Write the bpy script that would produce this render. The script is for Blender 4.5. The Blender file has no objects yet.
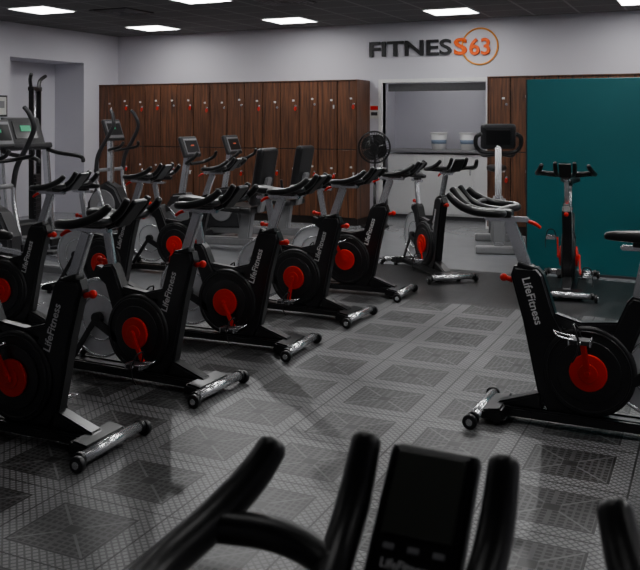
import bpy, bmesh, math, random
from mathutils import Vector, Matrix, Euler
random.seed(11)
D = bpy.data
COL = bpy.context.scene.collection

# ------------------------------------------------------------ materials
def mat(name, col, rough=0.5, metal=0.0, var=0.12, nscale=30.0, bump=0.0, coat=0.0, spec=0.5):
    m = D.materials.new(name); m.use_nodes = True
    nt = m.node_tree; b = nt.nodes['Principled BSDF']
    b.inputs['Roughness'].default_value = rough
    b.inputs['Metallic'].default_value = metal
    b.inputs['Specular IOR Level'].default_value = spec
    b.inputs['Coat Weight'].default_value = coat
    tc = nt.nodes.new('ShaderNodeTexCoord')
    n = nt.nodes.new('ShaderNodeTexNoise'); n.inputs['Scale'].default_value = nscale
    n.inputs['Detail'].default_value = 3
    nt.links.new(tc.outputs['Object'], n.inputs['Vector'])
    mx = nt.nodes.new('ShaderNodeMix'); mx.data_type = 'RGBA'
    mx.inputs[6].default_value = tuple(c*(1-var) for c in col)+(1,)
    mx.inputs[7].default_value = tuple(min(1, c*(1+var)) for c in col)+(1,)
    nt.links.new(n.outputs['Fac'], mx.inputs[0])
    nt.links.new(mx.outputs[2], b.inputs['Base Color'])
    if bump:
        bp = nt.nodes.new('ShaderNodeBump'); bp.inputs['Strength'].default_value = bump
        bp.inputs['Distance'].default_value = 0.002
        nt.links.new(n.outputs['Fac'], bp.inputs['Height'])
        nt.links.new(bp.outputs[0], b.inputs['Normal'])
    return m

def emis(name, col, s):
    m = D.materials.new(name); m.use_nodes = True
    b = m.node_tree.nodes['Principled BSDF']
    b.inputs['Base Color'].default_value = (*col, 1)
    b.inputs['Emission Color'].default_value = (*col, 1)
    b.inputs['Emission Strength'].default_value = s
    return m

BLACK = mat('frame_black', (0.006, 0.006, 0.007), 0.30, 0, 0.1, coat=0.1)
RUBBER = mat('rubber_black', (0.008, 0.008, 0.009), 0.36, 0, 0.2, 60, 0.2)
HOUS = mat('housing_black', (0.006, 0.006, 0.007), 0.45)
SILVER = mat('silver', (0.70, 0.71, 0.73), 0.22, 0.85, 0.05)
FLY = mat('flywheel_alloy', (0.60, 0.61, 0.63), 0.4, 0.35, 0.1)
RED = mat('red_plastic', (0.66, 0.008, 0.004), 0.40, 0, 0.05, spec=0.3)
DECAL = mat('decal_white', (0.65, 0.65, 0.65), 0.5)
SCREEN = mat('screen', (0.040, 0.043, 0.036), 0.3, 0, 0.05)
GREYP = mat('grey_plastic', (0.22, 0.22, 0.23), 0.45)
DGREY = mat('dark_grey_plastic', (0.025, 0.025, 0.028), 0.45)
LCD = emis('lcd_green', (0.05, 0.35, 0.18), 0.4)
LCDR = emis('lcd_red', (0.5, 0.10, 0.04), 0.3)
WALLM = mat('wall_paint', (0.57, 0.56, 0.615), 0.7, 0, 0.02, 3, 0.1)
TRIMM = mat('trim_dark', (0.05, 0.05, 0.055), 0.5)
WHITE = mat('white_laminate', (0.7, 0.7, 0.7), 0.45, 0, 0.03)
BUCK = mat('bucket_plastic', (0.8, 0.8, 0.79), 0.35, 0, 0.02)
BLUE = mat('label_blue', (0.25, 0.33, 0.45), 0.5)
ORANGE = mat('sign_orange', (0.80, 0.10, 0.0), 0.5, 0, 0.04, spec=0.2)
SIGND = mat('sign_dark', (0.012, 0.012, 0.014), 0.5)
GOLD = mat('sign_ring', (0.75, 0.28, 0.02), 0.4, 0.1)
TEAL = mat('teal_panel_paint', (0.003, 0.125, 0.140), 0.40, 0, 0.12, 2)
VINYL = mat('vinyl_floor', (0.21, 0.215, 0.225), 0.22, 0, 0.12, 4)
LIGHTM = emis('light_panel_diffuser', (1, 0.99, 0.98), 19.0)
LIGHTD = emis('light_panel_diffuser_dim', (1, 0.99, 0.98), 2.5)
PAPER = mat('paper', (0.6, 0.6, 0.57), 0.7)

def wood():
    m = D.materials.new('walnut_laminate'); m.use_nodes = True
    nt = m.node_tree; b = nt.nodes['Principled BSDF']; L = nt.links.new
    tc = nt.nodes.new('ShaderNodeTexCoord'); mp = nt.nodes.new('ShaderNodeMapping')
    mp.inputs['Scale'].default_value = (14, 14, 0.9)
    L(tc.outputs['Object'], mp.inputs[0])
    n = nt.nodes.new('ShaderNodeTexNoise'); n.inputs['Scale'].default_value = 2.2
    n.inputs['Detail'].default_value = 6; n.inputs['Distortion'].default_value = 0.6
    L(mp.outputs[0], n.inputs['Vector'])
    cr = nt.nodes.new('ShaderNodeValToRGB')
    cr.color_ramp.elements[0].position = 0.3; cr.color_ramp.elements[0].color = (0.034, 0.013, 0.007, 1)
    cr.color_ramp.elements[1].position = 0.72; cr.color_ramp.elements[1].color = (0.195, 0.076, 0.034, 1)
    L(n.outputs['Fac'], cr.inputs[0]); L(cr.outputs[0], b.inputs['Base Color'])
    b.inputs['Roughness'].default_value = 0.42
    return m
WOOD = wood()
WOODD = mat('carcass_dark', (0.010, 0.005, 0.003), 0.5)

class NG:
    def __init__(s, nt): s.nt = nt
    def m(s, op, a, b=None, c=None):
        n = s.nt.nodes.new('ShaderNodeMath'); n.operation = op
        for i, v in enumerate((a, b, c)):
            if v is None: continue
            if isinstance(v, (int, float)): n.inputs[i].default_value = v
            else: s.nt.links.new(v, n.inputs[i])
        return n.outputs[0]

def floor_mat_material(name, light, dark, rough):
    m = D.materials.new(name); m.use_nodes = True
    nt = m.node_tree; b = nt.nodes['Principled BSDF']; L = nt.links.new; g = NG(nt)
    tc = nt.nodes.new('ShaderNodeTexCoord'); sp = nt.nodes.new('ShaderNodeSeparateXYZ')
    L(tc.outputs['Object'], sp.inputs[0]); x, y = sp.outputs[0], sp.outputs[1]
    PX, PY = 0.515, 0.46
    fx = g.m('SUBTRACT', g.m('FRACT', g.m('DIVIDE', g.m('ADD', x, 2.3775+PX*20), PX)), 0.5)
    fy = g.m('SUBTRACT', g.m('FRACT', g.m('DIVIDE', g.m('ADD', y, -2.19+PY*20), PY)), 0.5)
    ax, ay = g.m('ABSOLUTE', fx), g.m('ABSOLUTE', fy)
    d = g.m('MAXIMUM', ax, ay)
    insq = g.m('LESS_THAN', d, 0.345)
    inner = g.m('LESS_THAN', d, 0.325)
    seam = g.m('GREATER_THAN', d, 0.492)
    diag = g.m('LESS_THAN', g.m('ABSOLUTE', g.m('SUBTRACT', ax, ay)), 0.014)
    core = g.m('LESS_THAN', d, 0.06)
    rings = g.m('LESS_THAN', g.m('FRACT', g.m('MULTIPLY', d, 19.0)), 0.36)
    spokex = g.m('LESS_THAN', g.m('FRACT', g.m('MULTIPLY', g.m('MINIMUM', ax, ay), 16.0)), 0.3)
    lat = g.m('MAXIMUM', rings, spokex)
    inside = g.m('MAXIMUM', g.m('MULTIPLY', lat, 0.42), g.m('MULTIPLY', diag, 0.8))
    inside = g.m('MULTIPLY', inside, g.m('SUBTRACT', 1.0, core))
    w = 0.034
    u = g.m('DIVIDE', g.m('ADD', x, y), w); v = g.m('DIVIDE', g.m('SUBTRACT', x, y), w)
    su = g.m('LESS_THAN', g.m('FRACT', g.m('ADD', u, 900)), 0.70); sv = g.m('LESS_THAN', g.m('FRACT', g.m('ADD', v, 900)), 0.70)
    outer = g.m('MULTIPLY', su, sv)
    h = g.m('ADD', g.m('MULTIPLY', inner, g.m('MULTIPLY', inside, 0.75)),
            g.m('MULTIPLY', g.m('SUBTRACT', 1.0, insq), g.m('ADD', g.m('MULTIPLY', outer, 0.68), 0.32)))
    h = g.m('MULTIPLY', h, g.m('SUBTRACT', 1.0, seam))
    mx = nt.nodes.new('ShaderNodeMix'); mx.data_type = 'RGBA'
    mx.inputs[6].default_value = (*dark, 1); mx.inputs[7].default_value = (*light, 1)
    L(h, mx.inputs[0])
    nz = nt.nodes.new('ShaderNodeTexNoise'); nz.inputs['Scale'].default_value = 1.7; nz.inputs['Detail'].default_value = 5
    L(tc.outputs['Object'], nz.inputs['Vector'])
    mul = nt.nodes.new('ShaderNodeMix'); mul.data_type = 'RGBA'; mul.blend_type = 'MULTIPLY'; mul.inputs[0].default_value = 1
    cr = nt.nodes.new('ShaderNodeValToRGB'); cr.color_ramp.elements[0].position = 0.3; cr.color_ramp.elements[0].color = (0.7, 0.7, 0.7, 1)
    cr.color_ramp.elements[1].position = 0.7; cr.color_ramp.elements[1].color = (1.15, 1.15, 1.15, 1)
    L(nz.outputs['Fac'], cr.inputs[0]); L(mx.outputs[2], mul.inputs[6]); L(cr.outputs[0], mul.inputs[7])
    L(mul.outputs[2], b.inputs['Base Color'])
    b.inputs['Roughness'].default_value = rough
    bp = nt.nodes.new('ShaderNodeBump'); bp.inputs['Strength'].default_value = 0.6; bp.inputs['Distance'].default_value = 0.004
    L(h, bp.inputs['Height']); L(bp.outputs[0], b.inputs['Normal'])
    return m
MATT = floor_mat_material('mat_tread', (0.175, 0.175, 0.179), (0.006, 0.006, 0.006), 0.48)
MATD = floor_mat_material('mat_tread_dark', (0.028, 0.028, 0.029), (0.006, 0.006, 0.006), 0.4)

def ceiling_material():
    m = D.materials.new('ceiling_tiles'); m.use_nodes = True
    nt = m.node_tree; b = nt.nodes['Principled BSDF']; L = nt.links.new; g = NG(nt)
    tc = nt.nodes.new('ShaderNodeTexCoord'); sp = nt.nodes.new('ShaderNodeSeparateXYZ')
    L(tc.outputs['Object'], sp.inputs[0])
    P = 0.5833
    fx = g.m('FRACT', g.m('DIVIDE', g.m('ADD', sp.outputs[0], 8.04+P*20), P))
    fy = g.m('FRACT', g.m('DIVIDE', g.m('ADD', sp.outputs[1], -10.3+P*60), P))
    e = g.m('MAXIMUM', g.m('GREATER_THAN', g.m('ABSOLUTE', g.m('SUBTRACT', fx, 0.5)), 0.475),
            g.m('GREATER_THAN', g.m('ABSOLUTE', g.m('SUBTRACT', fy, 0.5)), 0.475))
    mx = nt.nodes.new('ShaderNodeMix'); mx.data_type = 'RGBA'
    mx.inputs[6].default_value = (0.12, 0.12, 0.124, 1); mx.inputs[7].default_value = (0.24, 0.24, 0.24, 1)
    L(e, mx.inputs[0]); L(mx.outputs[2], b.inputs['Base Color'])
    b.inputs['Roughness'].default_value = 0.9
    return m
CEIL = ceiling_material()

# ------------------------------------------------------------ mesh builder
def text_mesh(body, size=1.0, extrude=0.0, offset=0.0):
    cu = D.curves.new('t', 'FONT'); cu.body = body; cu.size = size; cu.extrude = extrude; cu.offset = offset
    cu.resolution_u = 4
    o = D.objects.new('t', cu); COL.objects.link(o)
    dg = bpy.context.evaluated_depsgraph_get(); dg.update()
    me = D.meshes.new_from_object(o.evaluated_get(dg))
    D.objects.remove(o); D.curves.remove(cu)
    return me

class MB:
    def __init__(s): s.bm = bmesh.new(); s.mats = []
    def mi(s, m):
        if m not in s.mats: s.mats.append(m)
        return s.mats.index(m)
    def merge(s, t, m, M=None):
        if M is not None: bmesh.ops.transform(t, matrix=M, verts=t.verts)
        i = s.mi(m)
        for f in t.faces: f.material_index = i
        me = D.meshes.new('tmp'); t.to_mesh(me); t.free(); s.bm.from_mesh(me); D.meshes.remove(me)
    def box(s, c, sz, m, rot=(0, 0, 0), bevel=0.0, seg=2):
        t = bmesh.new(); bmesh.ops.create_cube(t, size=1)
        bmesh.ops.scale(t, vec=sz, verts=t.verts)
        if bevel: bmesh.ops.bevel(t, geom=t.edges[:], offset=bevel, segments=seg, affect='EDGES', profile=0.5)
        s.merge(t, m, Matrix.Translation(c) @ Euler(rot).to_matrix().to_4x4())
    def bar(s, p1, p2, w, h, m, bevel=0.006):
        p1, p2 = Vector(p1), Vector(p2); d = (p2-p1); l = d.length; d.normalize()
        side = Vector((0, 1, 0))
        if abs(d.dot(side)) > 0.9: side = Vector((1, 0, 0))
        n = side.cross(d).normalized(); side = d.cross(n)
        t = bmesh.new(); bmesh.ops.create_cube(t, size=1)
        bmesh.ops.scale(t, vec=(h, w, l), verts=t.verts)
        if bevel: bmesh.ops.bevel(t, geom=t.edges[:], offset=bevel, segments=2, affect='EDGES')
        M = Matrix((n, side, d)).transposed().to_4x4(); M.translation = (p1+p2)/2
        s.merge(t, m, M)
    def cyl(s, p1, p2, r, m, r2=None, seg=28, bevel=0.0):
        p1, p2 = Vector(p1), Vector(p2); d = p2-p1
        t = bmesh.new()
        bmesh.ops.create_cone(t, cap_ends=True, segments=seg, radius1=r, radius2=r if r2 is None else r2, depth=d.length)
        if bevel:
            ed = [e for e in t.edges if any(len(f.verts) > 4 for f in e.link_faces)]
            bmesh.ops.bevel(t, geom=ed, offset=bevel, segments=3, affect='EDGES', profile=0.5)
        for f in t.faces:
            if len(f.verts) <= 4: f.smooth = True
        M = d.to_track_quat('Z', 'Y').to_matrix().to_4x4(); M.translation = (p1+p2)/2
        s.merge(t, m, M)
    def tube(s, pts, r, m, seg=12, sub=5, closed=False, flat=1.0):
        P = [Vector(p) for p in pts]; R = r if isinstance(r, (list, tuple)) else [r]*len(P)
        Q = []; RR = []
        n = len(P)
        if sub > 1 and n > 2:
            rng = n if closed else n-1
            for i in range(rng):
                if closed: p0, p1, p2, p3 = P[(i-1) % n], P[i], P[(i+1) % n], P[(i+2) % n]
                else: p0, p1, p2, p3 = P[max(i-1, 0)], P[i], P[i+1], P[min(i+2, n-1)]
                for k in range(sub):
                    u = k/sub
                    Q.append(0.5*((2*p1)+(-p0+p2)*u+(2*p0-5*p1+4*p2-p3)*u*u+(-p0+3*p1-3*p2+p3)*u**3))
                    RR.append(R[i]*(1-u)+R[(i+1) % n]*u)
            if not closed: Q.append(P[-1]); RR.append(R[-1])
        else: Q, RR = P, list(R)
        if not closed:
            a = (Q[0]-Q[1]).normalized(); b = (Q[-1]-Q[-2]).normalized()
            Q = [Q[0]+a*RR[0]*0.5, Q[0]+a*RR[0]*0.35] + Q + [Q[-1]+b*RR[-1]*0.35, Q[-1]+b*RR[-1]*0.5]
            RR = [RR[0]*0.45, RR[0]*0.8] + RR + [RR[-1]*0.8, RR[-1]*0.45]
        t = bmesh.new(); rings = []; N = len(Q)
        tan0 = (Q[1]-Q[0]).normalized()
        ref = Vector((0, 0, 1)) if abs(tan0.z) < 0.9 else Vector((1, 0, 0))
        nrm = (ref-tan0*ref.dot(tan0)).normalized()
        for i in range(N):
            if closed: tan = (Q[(i+1) % N]-Q[i-1]).normalized()
            elif i == 0: tan = tan0
            elif i == N-1: tan = (Q[-1]-Q[-2]).normalized()
            else: tan = (Q[i+1]-Q[i-1]).normalized()
            nrm = (nrm-tan*nrm.dot(tan)).normalized(); bi = tan.cross(nrm)
            rings.append([t.verts.new(Q[i]+(nrm*math.cos(2*math.pi*k/seg)*flat+bi*math.sin(2*math.pi*k/seg))*RR[i]) for k in range(seg)])
        for i in range(N if closed else N-1):
            A, B = rings[i], rings[(i+1) % N]
            for k in range(seg):
                f = t.faces.new((A[k], A[(k+1) % seg], B[(k+1) % seg], B[k])); f.smooth = True
        if not closed:
            t.faces.new(rings[0][::-1]); t.faces.new(rings[-1])
        bmesh.ops.recalc_face_normals(t, faces=t.faces[:])
        s.merge(t, m)
    def ring(s, c, axis, R, r, m, n=32, seg=8, a0=0, a1=360):
        ax = Vector(axis).normalized(); u = ax.orthogonal().normalized()
        if abs(ax.y) > 0.9: u = Vector((1, 0, 0))
        v = ax.cross(u); full = (a1-a0) >= 360
        k = n if full else n+1
        pts = [Vector(c)+(u*math.cos(math.radians(a0+(a1-a0)*i/n))+v*math.sin(math.radians(a0+(a1-a0)*i/n)))*R for i in range(k)]
        s.tube(pts, r, m, seg=seg, sub=1, closed=full)
    def plate(s, prof, y0, y1, m, bevel=0.01, seg=2):
        t = bmesh.new()
        A = [t.verts.new((x, y0, z)) for x, z in prof]; B = [t.verts.new((x, y1, z)) for x, z in prof]
        t.faces.new(A); t.faces.new(B[::-1]); n = len(prof)
        for i in range(n): t.faces.new((A[i], B[i], B[(i+1) % n], A[(i+1) % n]))
        bmesh.ops.recalc_face_normals(t, faces=t.faces[:])
        if bevel:
            ed = [e for e in t.edges if any(len(f.verts) == n and n != 4 for f in e.link_faces)] if n != 4 else t.edges[:]
            bmesh.ops.bevel(t, geom=ed, offset=bevel, segments=seg, affect='EDGES')
        s.merge(t, m)
    def ell(s, c, rad, m, rot=(0, 0, 0)):
        t = bmesh.new(); bmesh.ops.create_uvsphere(t, u_segments=20, v_segments=12, radius=1)
        bmesh.ops.scale(t, vec=rad, verts=t.verts)
        for f in t.faces: f.smooth = True
        s.merge(t, m, Matrix.Translation(c) @ Euler(rot).to_matrix().to_4x4())
    def loft(s, secs, m, seg=20, p=0.7):
        t = bmesh.new(); rings = []
        def sg(v): return math.copysign(abs(v)**p, v)
        for x, z, w, h in secs:
            rings.append([t.verts.new((x, w*sg(math.cos(2*math.pi*k/seg)), z+h*sg(math.sin(2*math.pi*k/seg)))) for k in range(seg)])
        for A, B in zip(rings, rings[1:]):
            for k in range(seg):
                f = t.faces.new((A[k], A[(k+1) % seg], B[(k+1) % seg], B[k])); f.smooth = True
        t.faces.new(rings[0]); t.faces.new(rings[-1])
        bmesh.ops.recalc_face_normals(t, faces=t.faces[:])
        s.merge(t, m)
    def text(s, body, M, m, size):
        me = text_mesh(body, size, 0.0006, size*0.012)
        t = bmesh.new(); t.from_mesh(me); D.meshes.remove(me)
        s.merge(t, m, M)
    def mesh(s, name):
        me = D.meshes.new(name); s.bm.to_mesh(me); s.bm.free()
        for m in s.mats: me.materials.append(m)
        return me

def put(name, me, loc=(0, 0, 0), rz=0.0, rx=0.0):
    o = D.objects.new(name, me); COL.objects.link(o)
    o.location = loc; o.rotation_euler = (rx, 0, math.radians(rz)); return o

# ------------------------------------------------------------ spin bike
def spin_bike_mesh(name, crank_deg, bars=RUBBER):
    b = MB()
    for fx, sg in ((0.0, 1), (-1.02, -1)):
        b.plate([(fx+0.05*sg, 0.025), (fx+0.035*sg, 0.07), (fx-0.06*sg, 0.085), (fx-0.085*sg, 0.025)], -0.14, 0.14, BLACK, 0.01)
        tx = fx+0.056*sg
        b.cyl((tx, -0.215, 0.048), (tx, 0.215, 0.048), 0.025, SILVER)
        for s in (-1, 1):
            b.cyl((tx, s*0.20, 0.048), (tx, s*0.222, 0.048), 0.031, BLACK, bevel=0.004)
            b.cyl((tx+0.01, s*0.224, 0.036), (tx+0.01, s*0.250, 0.036), 0.036, RUBBER, bevel=0.006)
            b.cyl((tx+0.01, s*0.248, 0.036), (tx+0.01, s*0.254, 0.036), 0.016, SILVER)
            b.cyl((fx-0.03*sg, s*0.11, 0.0), (fx-0.03*sg, s*0.11, 0.03), 0.02, RUBBER)
    for s in (-1, 1): b.bar((-0.02, s*0.055, 0.055), (-1.0, s*0.055, 0.055), 0.03, 0.045, BLACK, 0.008)
    b.bar((-0.02, 0, 0.060), (-1.0, 0, 0.060), 0.06, 0.03, BLACK, 0.008)
    b.plate([(-0.02, 0.085), (-0.24, 0.16), (-0.24, 0.07), (-0.0, 0.06)], -0.04, 0.04, BLACK, 0.01)
    # front beam
    b.plate([(-0.085, 0.72), (-0.10, 0.765), (-0.215, 0.765), (-0.245, 0.73), (-0.30, 0.55), (-0.40, 0.36), (-0.52, 0.10),
             (-0.50, 0.06), (-0.27, 0.06), (-0.215, 0.16), (-0.145, 0.50)], -0.038, 0.038, BLACK, 0.014, 3)
    # top tube
    b.plate([(-0.27, 0.555), (-0.42, 0.515), (-0.66, 0.54), (-0.65, 0.495), (-0.42, 0.465), (-0.28, 0.49)], -0.03, 0.03, BLACK, 0.01)
    # seat beam
    b.plate([(-0.44, 0.10), (-0.54, 0.10), (-0.735, 0.62), (-0.715, 0.65), (-0.655, 0.66), (-0.63, 0.63), (-0.46, 0.24)], -0.042, 0.042, BLACK, 0.012, 3)
    # drive housing
    cx, cz = -0.46, 0.29
    b.cyl((cx, -0.052, cz), (cx, 0.052, cz), 0.215, HOUS, seg=48, bevel=0.014)
    for s in (-1, 1):
        b.ring((cx, s*0.052, cz), (0, 1, 0), 0.19, 0.005, BLACK, 48)
        b.cyl((cx, s*0.05, cz), (cx, s*0.060, cz), 0.15, BLACK, seg=40, bevel=0.004)
        b.cyl((cx, s*0.058, cz), (cx, s*0.076, cz), 0.088, RED, seg=40, bevel=0.005)
        b.cyl((cx, s*0.074, cz), (cx, s*0.082, cz), 0.045, RED, seg=30, bevel=0.003)
        b.cyl((cx, s*0.080, cz), (cx, s*0.100, cz), 0.015, RED, bevel=0.003)
        a = math.radians(crank_deg + (0 if s < 0 else 180))
        dx, dz = math.cos(a), math.sin(a)
        e = (cx+0.17*dx, s*0.10, cz+0.17*dz)
        b.bar((cx-0.02*dx, s*0.088, cz-0.02*dz), e, 0.016, 0.028, RED, 0.005)
        b.cyl((e[0], s*0.09, e[2]), (e[0], s*0.20, e[2]), 0.008, SILVER)
        b.box((e[0], s*0.155, e[2]), (0.09, 0.075, 0.022), DGREY, bevel=0.004)
        b.box((e[0]+0.048, s*0.155, e[2]), (0.008, 0.08, 0.03), SILVER, bevel=0.002)
        b.box((e[0]-0.048, s*0.155, e[2]), (0.008, 0.08, 0.03), SILVER, bevel=0.002)
        b.tube([(e[0]+0.02, s*0.118, e[2]+0.01), (e[0]+0.09, s*0.125, e[2]+0.02), (e[0]+0.12, s*0.155, e[2]+0.035), (e[0]+0.09, s*0.185, e[2]+0.02), (e[0]+0.02, s*0.192, e[2]+0.01)], 0.004, SILVER, 6, 4)
        b.tube([(e[0], s*0.112, e[2]), (e[0]+0.02, s*0.125, e[2]+0.06), (e[0]+0.03, s*0.155, e[2]+0.075), (e[0]+0.02, s*0.185, e[2]+0.06), (e[0], s*0.198, e[2])], 0.005, RUBBER, 6, 4)
        b.tube([(e[0], s*0.198, e[2]), (e[0]+0.01, s*0.205, e[2]-0.05), (e[0]+0.03, s*0.2, e[2]-0.09)], 0.004, RUBBER, 6, 3)
    # rear flywheel
    wx, wz = -0.765, 0.335
    b.cyl((wx, -0.010, wz), (wx, 0.010, wz), 0.232, FLY, seg=56, bevel=0.003)
    for s in (-1, 1):
        b.ring((wx, s*0.012, wz), (0, 1, 0), 0.222, 0.010, SILVER, 56)
        b.ring((wx, s*0.011, wz), (0, 1, 0), 0.13, 0.006, SILVER, 40)
        b.cyl((wx, s*0.01, wz), (wx, s*0.05, wz), 0.035, BLACK, bevel=0.005)
        b.bar((wx-0.02, s*0.045, wz-0.005), (-0.52, s*0.045, 0.20), 0.014, 0.05, BLACK, 0.004)
        b.bar((wx, s*0.045, wz), (-0.95, s*0.04, 0.08), 0.012, 0.035, BLACK, 0.004)
    b.plate([(-0.60, 0.56), (-0.66, 0.50), (-0.80, 0.60), (-0.78, 0.64), (-0.64, 0.60)], -0.03, 0.03, BLACK, 0.006)
    # seat post + saddle
    b.bar((-0.668, 0, 0.60), (-0.722, 0, 0.875), 0.034, 0.052, SILVER, 0.008)
    b.cyl((-0.715, 0.0, 0.665), (-0.76, 0.0, 0.672), 0.012, RED); b.ell((-0.775, 0, 0.675), (0.018, 0.018, 0.018), RED)
    b.bar((-0.60, 0, 0.885), (-0.82, 0, 0.885), 0.045, 0.024, SILVER, 0.006)
    b.box((-0.70, 0, 0.905), (0.09, 0.05, 0.03), BLACK, bevel=0.006)
    b.loft([(-0.525, 0.935, 0.008, 0.008), (-0.535, 0.936, 0.02, 0.018), (-0.58, 0.938, 0.026, 0.024), (-0.65, 0.938, 0.038, 0.027),
            (-0.71, 0.941, 0.068, 0.030), (-0.76, 0.945, 0.088, 0.032), (-0.80, 0.948, 0.086, 0.030), (-0.825, 0.948, 0.06, 0.024), (-0.832, 0.948, 0.03, 0.012)], RUBBER)
    # handlebar post
    b.bar((-0.168, 0, 0.73), (-0.072, 0, 0.985), 0.036, 0.058, SILVER, 0.008)
    b.box((-0.158, 0, 0.765), (0.085, 0.06, 0.03), BLACK, (0, -0.3, 0), 0.008)
    b.cyl((-0.09, 0, 0.69), (-0.05, 0, 0.70), 0.013, RED); b.ell((-0.045, 0, 0.70), (0.02, 0.02, 0.02), RED)
    b.bar((-0.17, 0, 0.995), (0.05, 0, 0.995), 0.04, 0.026, SILVER, 0.006)
    b.tube([(-0.17, 0.0, 0.985), (-0.20, 0, 0.975), (-0.225, 0, 0.958)], [0.009, 0.010, 0.008], RED, 10, 3)
    b.box((-0.03, 0, 1.02), (0.12, 0.075, 0.04), bars, bevel=0.012)
    # handlebars
    b.tube([(-0.055, -0.15, 1.035), (-0.03, -0.07, 1.03), (-0.03, 0.07, 1.03), (-0.055, 0.15, 1.035)], 0.019, bars, 14, 5)
    for s in (-1, 1):
        b.tube([(-0.035, s*0.10, 1.032), (-0.075, s*0.155, 1.036), (-0.055, s*0.212, 1.04), (0.03, s*0.228, 1.045), (0.10, s*0.215, 1.062), (0.155, s*0.195, 1.092), (0.185, s*0.183, 1.12)],
               [0.018, 0.019, 0.020, 0.020, 0.020, 0.019, 0.017], bars, 14, 6)
        b.tube([(-0.03, s*0.045, 1.03), (0.05, s*0.062, 1.035), (0.115, s*0.072, 1.055), (0.165, s*0.075, 1.09), (0.20, s*0.075, 1.14)],
               [0.018, 0.018, 0.018, 0.018, 0.016], bars, 14, 6)
        b.tube([(0.10, s*0.215, 1.062), (0.125, s*0.16, 1.055), (0.12, s*0.11, 1.052), (0.10, s*0.07, 1.05)], 0.017, bars, 14, 5)
    # console
    ca, sa = math.cos(math.radians(48)), math.sin(math.radians(48))
    c = Vector((0.165, 0, 1.078)); rot = (0, -math.radians(48), 0)
    b.box(c, (0.155, 0.098, 0.024), BLACK, rot, 0.010, 3)
    off = Vector((-sa, 0, ca))*0.0125; up = Vector((ca, 0, sa))
    b.box(c+off+up*0.024, (0.084, 0.074, 0.003), SCREEN, rot, 0.001)
    for k in (-1, 0, 1):
        b.box(c+off+up*(-0.030)+Vector((0, k*0.026, 0)), (0.006, 0.012, 0.003), GREYP, rot, 0.001)
    R = Matrix((Vector((0, -1, 0)), up, off.normalized())).transposed().to_4x4()
    R.translation = c+off*1.02+up*(-0.050)+Vector((0, 0.031, 0))
    b.text('LifeFitness', R, DECAL, 0.0125)
    b.bar((0.04, 0, 1.01), (0.125, 0, 1.04), 0.05, 0.03, BLACK, 0.008)
    # beam lettering both sides
    dirv = Vector((0.13, 0, 0.44)).normalized()
    for s in (-1, 1):
        if s < 0:
            xa = dirv; ya = Vector((-dirv.z, 0, dirv.x)); start = Vector((-0.262, -0.0392, 0.42))
        else:
            xa = -dirv; ya = Vector((0, 1, 0)).cross(xa); start = Vector((-0.142, 0.0392, 0.71))
        za = xa.cross(ya)
        M = Matrix((xa, ya, za)).transposed().to_4x4(); M.translation = start
        b.text('LifeFitness', M, DECAL, 0.056)
    return b.mesh(name)

spinA = spin_bike_mesh('spin_bike_mesh_a', 262)
spinB = spin_bike_mesh('spin_bike_mesh_b', 118)
spinC = spin_bike_mesh('spin_bike_mesh_c', 300)

MZ = 0.012
row = [(-2.51, 3.05, spinB, 1), (-2.50, 3.94, spinC, -2), (-2.47, 4.88, spinC, 2), (-2.45, 5.82, spinA, -2), (-2.43, 6.78, spinB, 2)]
for x, y, me, r in row: put('spin_bike', me, (x, y, MZ), r)
put('spin_bike', spinA, (-1.01, 4.25, MZ), 180)
put('spin_bike', spinC, (-2.23, 7.60, MZ), -47)
put('spin_bike', spinB, (-1.13, 7.25, MZ), -84)
put('spin_bike', spinA, (-0.27, 0.66, MZ), 90)
put('spin_bike', spinB, (-4.15, 4.60, 0), 3)
put('spin_bike', spinC, (-4.25, 5.75, 0), -3)
put('spin_bike', spinA, (-4.30, 6.95, 0), 3)

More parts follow.
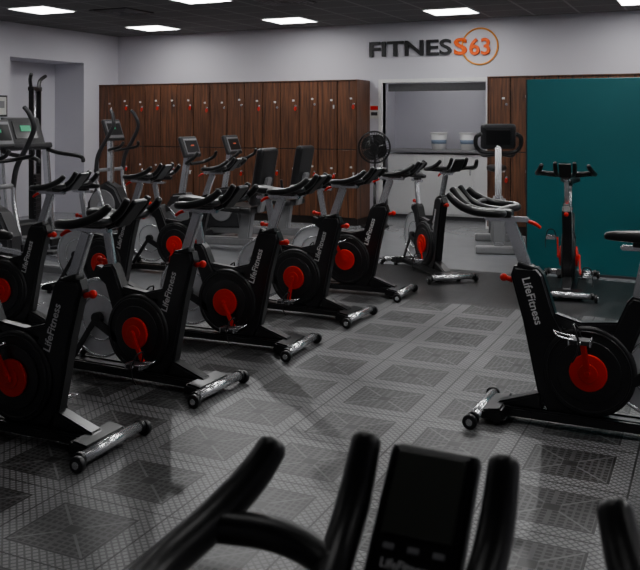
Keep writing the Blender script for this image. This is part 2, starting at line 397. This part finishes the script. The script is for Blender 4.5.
# ------------------------------------------------------------ cross trainer
def cross_trainer():
    b = MB()
    b.bar((0.6, 0, 0.06), (-0.95, 0, 0.06), 0.10, 0.07, GREYP, 0.01)
    for x in (0.6, -0.95): b.box((x, 0, 0.04), (0.09, 0.62, 0.08), DGREY, bevel=0.012)
    b.plate([(0.72, 0.10), (0.74, 0.35), (0.62, 0.55), (0.42, 0.66), (0.25, 0.58), (0.12, 0.35), (0.10, 0.10)], -0.10, 0.10, DGREY, 0.03, 3)
    for s in (-1, 1):
        b.cyl((0.45, s*0.10, 0.34), (0.45, s*0.125, 0.34), 0.21, GREYP, seg=40, bevel=0.01)
        b.cyl((0.45, s*0.125, 0.34), (0.45, s*0.15, 0.34), 0.06, SILVER, bevel=0.006)
        b.bar((0.45, s*0.15, 0.34), (0.28, s*0.15, 0.26), 0.02, 0.04, SILVER)
        b.bar((0.30, s*0.20, 0.27), (-0.80, s*0.20, 0.17), 0.04, 0.05, SILVER, 0.01)
        b.cyl((-0.82, s*0.20, 0.11), (-0.82, s*0.24, 0.11), 0.05, RUBBER, bevel=0.005)
        b.box((-0.38, s*0.20, 0.25), (0.38, 0.16, 0.03), RUBBER, (0, 0.08, 0), 0.01)
        b.box((-0.20, s*0.20, 0.29), (0.03, 0.16, 0.07), RUBBER, (0, 0.08, 0), 0.008)
        b.tube([(0.30, s*0.25, 0.28), (0.40, s*0.27, 0.62), (0.42, s*0.28, 0.85)], 0.026, SILVER, 12, 4)
        b.tube([(0.42, s*0.28, 0.80), (0.38, s*0.29, 1.02), (0.24, s*0.29, 1.24), (0.14, s*0.27, 1.42), (0.17, s*0.24, 1.56), (0.22, s*0.22, 1.63)], [0.028, 0.028, 0.026, 0.025, 0.026, 0.022], DGREY, 12, 5)
        b.cyl((0.42, s*0.06, 0.82), (0.42, s*0.30, 0.82), 0.025, GREYP)
        b.tube([(0.40, s*0.03, 1.08), (0.28, s*0.17, 1.10), (0.10, s*0.19, 1.14), (0.06, s*0.16, 1.20)], 0.020, RUBBER, 12, 5)
    b.bar((0.40, 0, 0.60), (0.40, 0, 1.30), 0.08, 0.09, SILVER, 0.02)
    b.bar((-0.75, 0, 0.13), (-0.95, 0, 0.13), 0.56, 0.02, SILVER, 0.004)
    b.box((0.36, 0, 1.36), (0.05, 0.36, 0.30), DGREY, (0, 0.35, 0), 0.02, 3)
    b.box((0.336, 0, 1.37), (0.010, 0.31, 0.24), GREYP, (0, 0.35, 0), 0.003)
    b.box((0.330, 0, 1.375), (0.010, 0.27, 0.17), BLACK, (0, 0.35, 0), 0.002)
    b.box((0.3235, 0.03, 1.39), (0.006, 0.07, 0.03), LCD, (0, 0.35, 0))
    b.box((0.347, 0, 1.245), (0.03, 0.24, 0.04), DGREY, (0, 0.35, 0), 0.006)
    return b.mesh('cross_trainer_mesh')
CT = cross_trainer()
put('cross_trainer', CT, (-7.15, 9.38, 0), 180)
put('cross_trainer', CT, (-6.15, 6.35, 0), 182)

# ------------------------------------------------------------ treadmill
def treadmill():
    b = MB()
    b.box((-0.75, 0, 0.09), (1.75, 0.76, 0.10), DGREY, bevel=0.02)
    for x in (-1.5, -0.1):
        for s in (-1, 1): b.cyl((x, s*0.3, 0), (x, s*0.3, 0.06), 0.04, RUBBER)
    b.box((-0.85, 0, 0.145), (1.45, 0.50, 0.012), RUBBER, bevel=0.003)
    for s in (-1, 1):
        b.box((-0.85, s*0.32, 0.148), (1.5, 0.10, 0.02), GREYP, bevel=0.006)
        b.bar((0.0, s*0.37, 0.10), (0.10, s*0.37, 1.20), 0.05, 0.10, SILVER, 0.015)
        b.tube([(0.10, s*0.37, 1.15), (-0.10, s*0.37, 1.10), (-0.45, s*0.37, 1.06), (-0.50, s*0.37, 1.0)], 0.025, RUBBER, 12, 4)
    b.loft([(-0.05, 0.2, 0.30, 0.06), (0.0, 0.2, 0.33, 0.10), (0.2, 0.19, 0.33, 0.10), (0.28, 0.16, 0.28, 0.06)], DGREY)
    b.box((0.08, 0, 1.18), (0.16, 0.80, 0.07), DGREY, (0, 0.2, 0), 0.02)
    b.box((0.10, 0, 1.36), (0.06, 0.60, 0.36), DGREY, (0, 0.35, 0), 0.03, 3)
    b.box((0.069, 0, 1.38), (0.008, 0.36, 0.22), BLACK, (0, 0.35, 0), 0.002)
    b.box((0.064, 0, 1.40), (0.006, 0.16, 0.07), LCD, (0, 0.35, 0))
    b.box((0.082, 0, 1.245), (0.02, 0.12, 0.015), LCDR, (0, 0.35, 0))
    return b.mesh('treadmill_mesh')
put('treadmill', treadmill(), (-7.45, 7.75, 0), 180)

# ------------------------------------------------------------ recumbent bike
def recumbent():
    b = MB()
    b.bar((0.30, 0, 0.08), (-1.15, 0, 0.12), 0.12, 0.09, GREYP, 0.015)
    for x in (0.30, -1.15): b.box((x, 0, 0.04), (0.09, 0.55, 0.08), DGREY, bevel=0.015)
    b.plate([(0.34, 0.10), (0.33, 0.42), (0.20, 0.62), (0.02, 0.64), (-0.12, 0.50), (-0.20, 0.12)], -0.09, 0.09, DGREY, 0.03, 3)
    for s in (-1, 1):
        b.cyl((0.10, s*0.09, 0.36), (0.10, s*0.11, 0.36), 0.16, GREYP, seg=36, bevel=0.008)
        a = math.radians(40 if s > 0 else 220)
        e = (0.10+0.16*math.cos(a), 0.36+0.16*math.sin(a))
        b.bar((0.10, s*0.125, 0.36), (e[0], s*0.125, e[1]), 0.02, 0.035, SILVER, 0.004)
        b.box((e[0], s*0.19, e[1]), (0.11, 0.10, 0.03), RUBBER, (0, -0.8, 0), 0.008)
        b.tube([(-0.80, s*0.22, 0.50), (-0.66, s*0.30, 0.52), (-0.58, s*0.30, 0.62), (-0.56, s*0.30, 0.72)], 0.018, RUBBER, 12, 4)
        b.tube([(0.0, s*0.03, 0.98), (-0.08, s*0.18, 1.0), (-0.20, s*0.22, 1.06), (-0.24, s*0.2, 1.12)], 0.020, RUBBER, 12, 4)
    b.bar((0.12, 0, 0.55), (0.02, 0, 1.12), 0.06, 0.08, SILVER, 0.015)
    b.box((0.0, 0, 1.18), (0.06, 0.34, 0.26), DGREY, (0, 0.35, 0), 0.025, 3)
    b.box((-0.031, 0, 1.19), (0.008, 0.27, 0.19), GREYP, (0, 0.35, 0), 0.002)
    b.box((-0.036, 0, 1.19), (0.008, 0.24, 0.15), BLACK, (0, 0.35, 0), 0.002)
    b.box((-0.041, 0, 1.20), (0.006, 0.06, 0.015), LCDR, (0, 0.35, 0))
    b.bar((-0.75, 0, 0.12), (-0.80, 0, 0.46), 0.10, 0.14, GREYP, 0.015)
    b.box((-0.74, 0, 0.49), (0.42, 0.44, 0.08), RUBBER, (0, -0.06, 0), 0.035, 3)
    b.box((-1.0, 0, 0.86), (0.09, 0.40, 0.66), RUBBER, (0, -0.18, 0), 0.04, 3)
    b.bar((-0.95, 0, 0.45), (-1.07, 0, 0.85), 0.12, 0.04, GREYP, 0.01)
    return b.mesh('recumbent_mesh')
RB = recumbent()
put('recumbent_exercise_bike', RB, (-5.66, 8.48, 0), 180)
put('recumbent_exercise_bike', RB, (-5.66, 9.45, 0), 180)

# ------------------------------------------------------------ upright bike (near the doorway)
def upright():
    b = MB()
    b.bar((0.45, 0, 0.08), (-0.60, 0, 0.08), 0.11, 0.08, GREYP, 0.015)
    for x in (0.45, -0.60): b.box((x, 0, 0.045), (0.10, 0.52, 0.09), GREYP, bevel=0.018)
    b.plate([(0.40, 0.10), (0.40, 0.40), (0.28, 0.60), (0.08, 0.62), (-0.20, 0.48), (-0.28, 0.12)], -0.085, 0.085, GREYP, 0.03, 3)
    for s in (-1, 1):
        b.cyl((0.02, s*0.085, 0.34), (0.02, s*0.105, 0.34), 0.15, GREYP, seg=36, bevel=0.008)
        sg = 1 if s > 0 else -1
        b.bar((0.02, s*0.12, 0.34), (0.02+0.05*sg, s*0.12, 0.34-0.16*sg), 0.02, 0.035, SILVER, 0.004)
        b.box((0.02+0.05*sg, s*0.18, 0.34-0.16*sg), (0.11, 0.10, 0.03), RUBBER, bevel=0.008)
        b.tube([(0.12, s*0.03, 1.12), (0.14, s*0.18, 1.13), (0.16, s*0.25, 1.20), (0.24, s*0.25, 1.30), (0.30, s*0.20, 1.34)], 0.024, RUBBER, 12, 5)
        b.tube([(0.12, s*0.03, 1.10), (0.0, s*0.16, 1.08), (-0.10, s*0.2, 1.12)], 0.018, RUBBER, 12, 4)
    b.bar((0.24, 0, 0.50), (0.14, 0, 1.20), 0.07, 0.09, SILVER, 0.02)
    b.box((0.14, 0, 1.31), (0.09, 0.40, 0.30), DGREY, (0, 0.25, 0), 0.04, 3)
    b.box((0.187, 0, 1.30), (0.010, 0.28, 0.18), BLACK, (0, 0.25, 0), 0.003)
    b.box((0.095, 0, 1.32), (0.008, 0.28, 0.18), BLACK, (0, 0.25, 0), 0.002)
    b.bar((-0.22, 0, 0.45), (-0.36, 0, 0.86), 0.05, 0.06, SILVER, 0.01)
    b.loft([(-0.24, 0.90, 0.02, 0.015), (-0.30, 0.90, 0.05, 0.03), (-0.42, 0.91, 0.12, 0.04), (-0.50, 0.92, 0.12, 0.035), (-0.53, 0.92, 0.06, 0.015)], RUBBER)
    return b.mesh('upright_mesh')
put('upright_exercise_bike', upright(), (-2.32, 9.9, 0), -75)

# ------------------------------------------------------------ pedestal fan
def fan():
    b = MB()
    b.cyl((0, 0, 0), (0, 0, 0.03), 0.20, BLACK, bevel=0.01, seg=36)
    b.cyl((0, 0, 0.03), (0, 0, 0.60), 0.022, BLACK); b.cyl((0, 0, 0.55), (0, 0, 1.05), 0.016, BLACK)
    b.cyl((0, 0.10, 1.12), (0, -0.02, 1.12), 0.06, BLACK, bevel=0.01)
    b.cyl((0, 0.03, 1.0), (0, 0.03, 1.12), 0.025, BLACK)
    for y, R in ((-0.10, 0.215), (-0.06, 0.225), (-0.02, 0.215), (-0.125, 0.14), (-0.12, 0.17), (-0.13, 0.10)):
        b.ring((0, y, 1.12), (0, 1, 0), R, 0.006, BLACK, 36, 6)
    b.cyl((0, -0.14, 1.12), (0, -0.125, 1.12), 0.05, BLACK, bevel=0.004)
    for k in range(36):
        a = k*math.pi/18
        c, s = math.cos(a), math.sin(a)
        b.tube([(0.04*c, -0.13, 1.12+0.04*s), (0.15*c, -0.125, 1.12+0.15*s), (0.21*c, -0.10, 1.12+0.21*s), (0.225*c, -0.06, 1.12+0.225*s), (0.21*c, -0.02, 1.12+0.21*s), (0.05*c, 0.02, 1.12+0.05*s)], 0.003, BLACK, 4, 1)
    for k in range(4):
        a = math.radians(90*k+20)
        t = bmesh.new(); vs = []
        for i in range(9):
            u = i/8; ang = a+math.radians(78)*u
            for r in (0.04, 0.19*(0.85+0.15*math.sin(math.pi*u))):
                vs.append(t.verts.new((r*math.cos(ang), -0.04-0.04*u, 1.12+r*math.sin(ang))))
        for i in range(8): t.faces.new((vs[2*i], vs[2*i+1], vs[2*i+3], vs[2*i+2]))
        b.merge(t, BLACK)
    return b.mesh('fan_mesh')
put('pedestal_fan', fan(), (-4.33, 11.1, 0), 15)

# ------------------------------------------------------------ lockers
def lockers(x0, x1, n, seed):
    rnd = random.Random(seed)
    b = MB(); w = (x1-x0)/n; yf = 11.1
    b.box(((x0+x1)/2, 11.345, 0.05), (x1-x0-0.02, 0.42, 0.10), WOODD)
    b.box(((x0+x1)/2, 11.355, 1.085), (x1-x0, 0.47, 1.97), WOODD)
    b.box((x1-0.009, 11.345, 1.085), (0.02, 0.49, 1.975), WOOD); b.box((x0+0.009, 11.345, 1.085), (0.02, 0.49, 1.975), WOOD)
    b.box(((x0+x1)/2, 11.34, 2.068), (x1-x0+0.004, 0.50, 0.012), WOOD)
    for i in range(n):
        xc = x0+w*(i+0.5)
        for z0, z1 in ((0.11, 1.075), (1.085, 2.055)):
            b.box((xc, yf+0.009, (z0+z1)/2), (w-0.014, 0.018, z1-z0-0.004), WOOD, bevel=0.002, seg=1)
            lz = z0+rnd.choice((0.60, 0.62, 0.64)); lx = xc+w*0.34
            b.cyl((lx, yf-0.014, lz), (lx, yf+0.002, lz), 0.016, SILVER, seg=14)
            b.box((xc+w*0.2, yf-0.001, lz+0.08), (0.035, 0.003, 0.025), DECAL)
            r = rnd.random()
            if r < 0.55:
                b.tube([(lx, yf-0.018, lz-0.01), (lx+0.012, yf-0.022, lz-0.04), (lx-0.004, yf-0.022, lz-0.065), (lx-0.016, yf-0.022, lz-0.04), (lx-0.002, yf-0.018, lz-0.012)], 0.007, RED, 6, 3)
            elif r < 0.75:
                b.box((lx, yf-0.018, lz-0.02), (0.02, 0.008, 0.05), DECAL, bevel=0.002)
    return b.mesh('lockers_mesh')
put('locker_bank', lockers(-9.17, -4.60, 15, 3))
put('locker_bank', lockers(-2.74, 1.83, 15, 5))

# ------------------------------------------------------------ room shell
XL, XR, YB, YF, H = -9.18, 2.5, 11.6, -1.5, 2.905
def shell(name, boxes, m):
    b = MB()
    for (x0, x1, y0, y1, z0, z1) in boxes:
        b.box(((x0+x1)/2, (y0+y1)/2, (z0+z1)/2), (x1-x0, y1-y0, z1-z0), m)
    return put(name, b.mesh(name))
shell('floor', [(XL-0.8, XR+0.12, YF-0.12, 13.2, -0.1, 0.0)], VINYL)
shell('ceiling', [(XL-0.12, XR+0.12, YF-0.12, YB+0.12, H, H+0.1)], CEIL)
DX0, DX1, DH = -4.40, -2.88, 2.04
shell('wall_back', [(XL-0.12, DX0, YB, YB+0.12, 0, H), (DX0, DX1, YB, YB+0.12, DH, H), (DX1, XR+0.12, YB, YB+0.12, 0, H)], WALLM)
shell('wall_recess_left', [(DX0-0.42, DX0-0.30, YB+0.12, 13.07, 0, 2.5)], WALLM)
shell('wall_recess_right', [(DX1+0.12, DX1+0.24, YB+0.12, 13.07, 0, 2.5)], WALLM)
shell('wall_recess_back', [(DX0-0.42, DX1+0.24, 12.95, 13.07, 0, 2.5)], WALLM)
shell('ceiling_recess', [(DX0-0.42, DX1+0.24, YB+0.12, 13.07, 2.5, 2.6)], WALLM)
AY0, AY1, AH = 9.17, 10.74, 2.41
shell('wall_left', [(XL-0.12, XL, YF-0.12, AY0, 0, H), (XL-0.12, XL, AY0, AY1, AH, H), (XL-0.12, XL, AY1, YB, 0, H)], WALLM)
shell('wall_alcove', [(XL-0.72, XL-0.6, AY0-0.12, AY1+0.12, 0, AH), (XL-0.6, XL-0.12, AY0-0.12, AY0, 0, AH), (XL-0.6, XL-0.12, AY1, AY1+0.12, 0, AH), (XL-0.72, XL-0.12, AY0-0.12, AY1+0.12, AH, AH+0.1)], WALLM)
shell('wall_right', [(XR, XR+0.12, YF-0.12, YB+0.12, 0, H)], WALLM)
shell('wall_front', [(XL-0.12, XR+0.12, YF-0.12, YF, 0, H)], WALLM)
shell('baseboard_left', [(XL, XL+0.015, YF, AY0, 0, 0.1), (XL, XL+0.015, AY1, YB-0.5, 0, 0.1)], TRIMM)
shell('baseboard_back', [(-4.59, DX0-0.07, YB-0.015, YB, 0, 0.1)], TRIMM)
shell('trim_1', [(DX0-0.06, DX0, YB-0.02, YB+0.13, 0, DH+0.05), (DX1, DX1+0.06, YB-0.02, YB+0.13, 0, DH+0.05), (DX0, DX1, YB-0.02, YB+0.13, DH, DH+0.05)], WHITE)
shell('trim_2', [(-4.38, DX1-0.01, 11.78, 11.86, 1.92, 2.03)], GREYP)
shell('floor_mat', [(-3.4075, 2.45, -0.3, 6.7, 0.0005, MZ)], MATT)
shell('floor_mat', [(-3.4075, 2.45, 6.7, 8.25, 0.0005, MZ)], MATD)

# ------------------------------------------------------------ lights
def panel_mesh(m):
    lm = MB()
    lm.box((0, 0, 0), (0.57, 0.57, 0.012), m)
    for s in (-1, 1):
        lm.box((s*0.292, 0, 0), (0.014, 0.60, 0.016), WHITE); lm.box((0, s*0.292, 0), (0.57, 0.014, 0.016), WHITE)
    return lm.mesh('ceiling_light_mesh')
lme, lmd = panel_mesh(LIGHTM), panel_mesh(LIGHTD)
for x in (-7.75, -5.42, -3.09, -0.75, 1.58):
    for y in (10.62, 8.28, 5.95, 3.62, 1.28):
        dim = (y < 2) or (x < -7 and y < 8) or (x < -5 and y < 4) or (x < -3 and y < 4)
        put('recess_fill_panel', lmd if dim else lme, (x, y, H-0.008))
o = put('recess_fill_panel', lme, (-3.65, 12.25, 2.492)); o.scale = (0.5, 0.5, 1)  # unseen panel, added to brighten the recess
sm = MB()  # made-up housing for the added spots below
sm.cyl((0, 0, 0), (0, 0, -0.03), 0.06, BLACK, bevel=0.004); sm.cyl((0, 0, -0.03), (0, 0, -0.05), 0.02, BLACK)
sm.ring((0, 0, -0.03), (0, 0, 1), 0.055, 0.006, SILVER, 24)
sme = sm.mesh('added_spot_fixture_mesh')
for i, (x, y, tx, ty, pw) in enumerate(((-4.3, 7.2, -1.9, 4.6, 130), (-1.9, 8.0, -0.9, 5.0, 90))):  # spots added beside the panels for crisper bike shadows
    put('added_spot_fixture', sme, (x, y, H))
    l = D.lights.new('added_spot_lamp', 'SPOT'); l.energy = pw; l.spot_size = math.radians(85); l.spot_blend = 0.9; l.shadow_soft_size = 0.035
    lo = D.objects.new('added_spot_lamp', l); COL.objects.link(lo); lo.location = (x, y, H-0.09)
    lo.rotation_euler = (Vector((tx, ty, 0))-Vector((x, y, H-0.09))).to_track_quat('-Z', 'Y').to_euler()
v = MB()
v.box((0, 0, 0), (0.58, 0.58, 0.012), DGREY)
for k in range(4):
    r = 0.26-0.06*k
    for s in (-1, 1):
        v.box((s*r, 0, -0.008), (0.012, 2*r, 0.014), GREYP); v.box((0, s*r, -0.008), (2*r, 0.012, 0.014), GREYP)
vm = v.mesh('vent_mesh')
put('ceiling_vent', vm, (-6.95, 8.86, H-0.007)); put('ceiling_vent', vm, (-4.6, 8.86, H-0.007))

# ------------------------------------------------------------ teal partition
b = MB()
b.box((0.2, 8.52, 0.96), (3.8, 0.06, 1.88), TEAL, bevel=0.003, seg=1)
b.box((0.2, 8.52, 0.012), (3.8, 0.08, 0.024), TRIMM)
b.box((-1.705, 8.52, 0.95), (0.012, 0.066, 1.9), DGREY)
for x in (-1.4, 0.2, 1.8): b.box((x, 8.70, 0.02), (0.06, 0.4, 0.04), TRIMM)
put('partition_panel', b.mesh('partition_panel'))

# ------------------------------------------------------------ recess counter + buckets
b = MB()
b.box((-3.7, 12.62, 0.52), (1.80, 0.56, 0.92), WHITE)
b.box((-3.7, 12.62, 0.03), (1.76, 0.50, 0.06), TRIMM)
b.box((-3.7, 12.60, 1.03), (1.84, 0.64, 0.04), GREYP, bevel=0.006)
for k in range(4):
    x = -4.37+0.447*k
    b.box((x, 12.332, 0.52), (0.435, 0.018, 0.86), WHITE, bevel=0.003, seg=1)
    b.box((x+0.18, 12.315, 0.75), (0.014, 0.02, 0.14), SILVER)
put('counter_cabinet', b.mesh('counter_cabinet'))
b = MB()
b.cyl((0, 0, 0), (0, 0, 0.24), 0.10, BUCK, 0.125, 32); b.cyl((0, 0, 0.235), (0, 0, 0.26), 0.132, BUCK, seg=32, bevel=0.005)
b.cyl((0, 0, 0.09), (0, 0, 0.15), 0.1105, BLUE, 0.1175, 32)
b.ring((0, 0, 0.20), (1, 0, 0.0), 0.126, 0.003, SILVER, 16, 6, 180, 360)
bk = b.mesh('bucket_mesh')
put('storage_bucket', bk, (-3.83, 12.5, 1.05), 10); put('storage_bucket', bk, (-3.38, 12.5, 1.05), -30)

b = MB()
b.box((0, 0, 0), (0.14, 0.01, 0.20), PAPER); b.box((0, -0.006, 0.055), (0.12, 0.004, 0.06), RED); b.box((0, -0.006, -0.03), (0.10, 0.004, 0.05), DGREY)
put('wall_notice', b.mesh('notice'), (-4.53, YB-0.006, 1.62))
b = MB()
b.box((0, 0, 0), (0.02, 0.30, 0.30), DGREY, bevel=0.004); b.box((0.011, 0, 0), (0.004, 0.25, 0.25), PAPER); b.box((0.0135, 0, 0.02), (0.002, 0.18, 0.10), GREYP)
put('picture_frame', b.mesh('picture_frame'), (XL+0.011, 8.95, 1.70))

# cable tower
b = MB()
b.box((0, 0, 0.03), (0.6, 0.7, 0.06), DGREY, bevel=0.01)
for s in (-1, 1):
    b.bar((0, s*0.12, 0.05), (0, s*0.12, 1.95), 0.05, 0.06, BLACK)
    b.tube([(0, s*0.12, 1.92), (0, s*0.16, 2.05), (0.05, s*0.24, 2.12)], 0.025, BLACK, 10, 3)
b.box((0, 0, 1.93), (0.08, 0.30, 0.06), BLACK, bevel=0.01)
for k in range(12): b.box((0, 0, 0.12+0.055*k), (0.10, 0.17, 0.05), DGREY, bevel=0.004)
b.cyl((0, 0, 0.7), (0, 0, 1.9), 0.006, SILVER)
put('cable_machine', b.mesh('cable_machine'), (-8.55, 9.0, 0), 20)

# ------------------------------------------------------------ sign
sign = D.objects.new('wall_sign', None); COL.objects.link(sign); sign.location = (-3.7, YB, 2.5)
def sign_text(nm, body, x0, x1, z0, z1, m, off=0.03):
    me = text_mesh(body, 1.0, 0.03, off)
    xs = [v.co.x for v in me.vertices]; ys = [v.co.y for v in me.vertices]
    sx = (x1-x0)/(max(xs)-min(xs)); sy = (z1-z0)/(max(ys)-min(ys))
    for v in me.vertices:
        x, y, z = v.co
        v.co = (x0+(x-min(xs))*sx+3.7, -0.022-z*0.5, z0+(y-min(ys))*sy-2.5)
    me.materials.append(m)
    o = D.objects.new(nm, me); COL.objects.link(o); o.parent = sign
sign_text('letters_dark', 'FITNES', -4.60, -3.36, 2.415, 2.64, SIGND, 0.022)
sign_text('letter_s', 'S', -3.33, -3.14, 2.41, 2.645, ORANGE, 0.025)
sign_text('digits', '63', -3.11, -2.82, 2.40, 2.635, ORANGE, 0.018)
b = MB(); b.ring((0, -0.012, 0), (0, 1, 0), 0.25, 0.013, GOLD, 64)
o = D.objects.new('ring', b.mesh('ring')); COL.objects.link(o); o.parent = sign; o.location = (0.735, 0, 0.02)

# ------------------------------------------------------------ world + camera
w = D.worlds.new('World'); bpy.context.scene.world = w; w.use_nodes = True
w.node_tree.nodes['Background'].inputs[0].default_value = (0.5, 0.55, 0.6, 1)
w.node_tree.nodes['Background'].inputs[1].default_value = 0.1
cam = D.cameras.new('camera'); co = D.objects.new('camera', cam); COL.objects.link(co)
co.location = (0, 0, 1.5); co.rotation_euler = (math.radians(90), 0, math.radians(25))
cam.sensor_width = 36; cam.lens = 850/640*36; cam.shift_y = -165/640
cam.clip_start = 0.05
cam.dof.use_dof = True; cam.dof.focus_distance = 5.2; cam.dof.aperture_fstop = 10
bpy.context.scene.camera = co
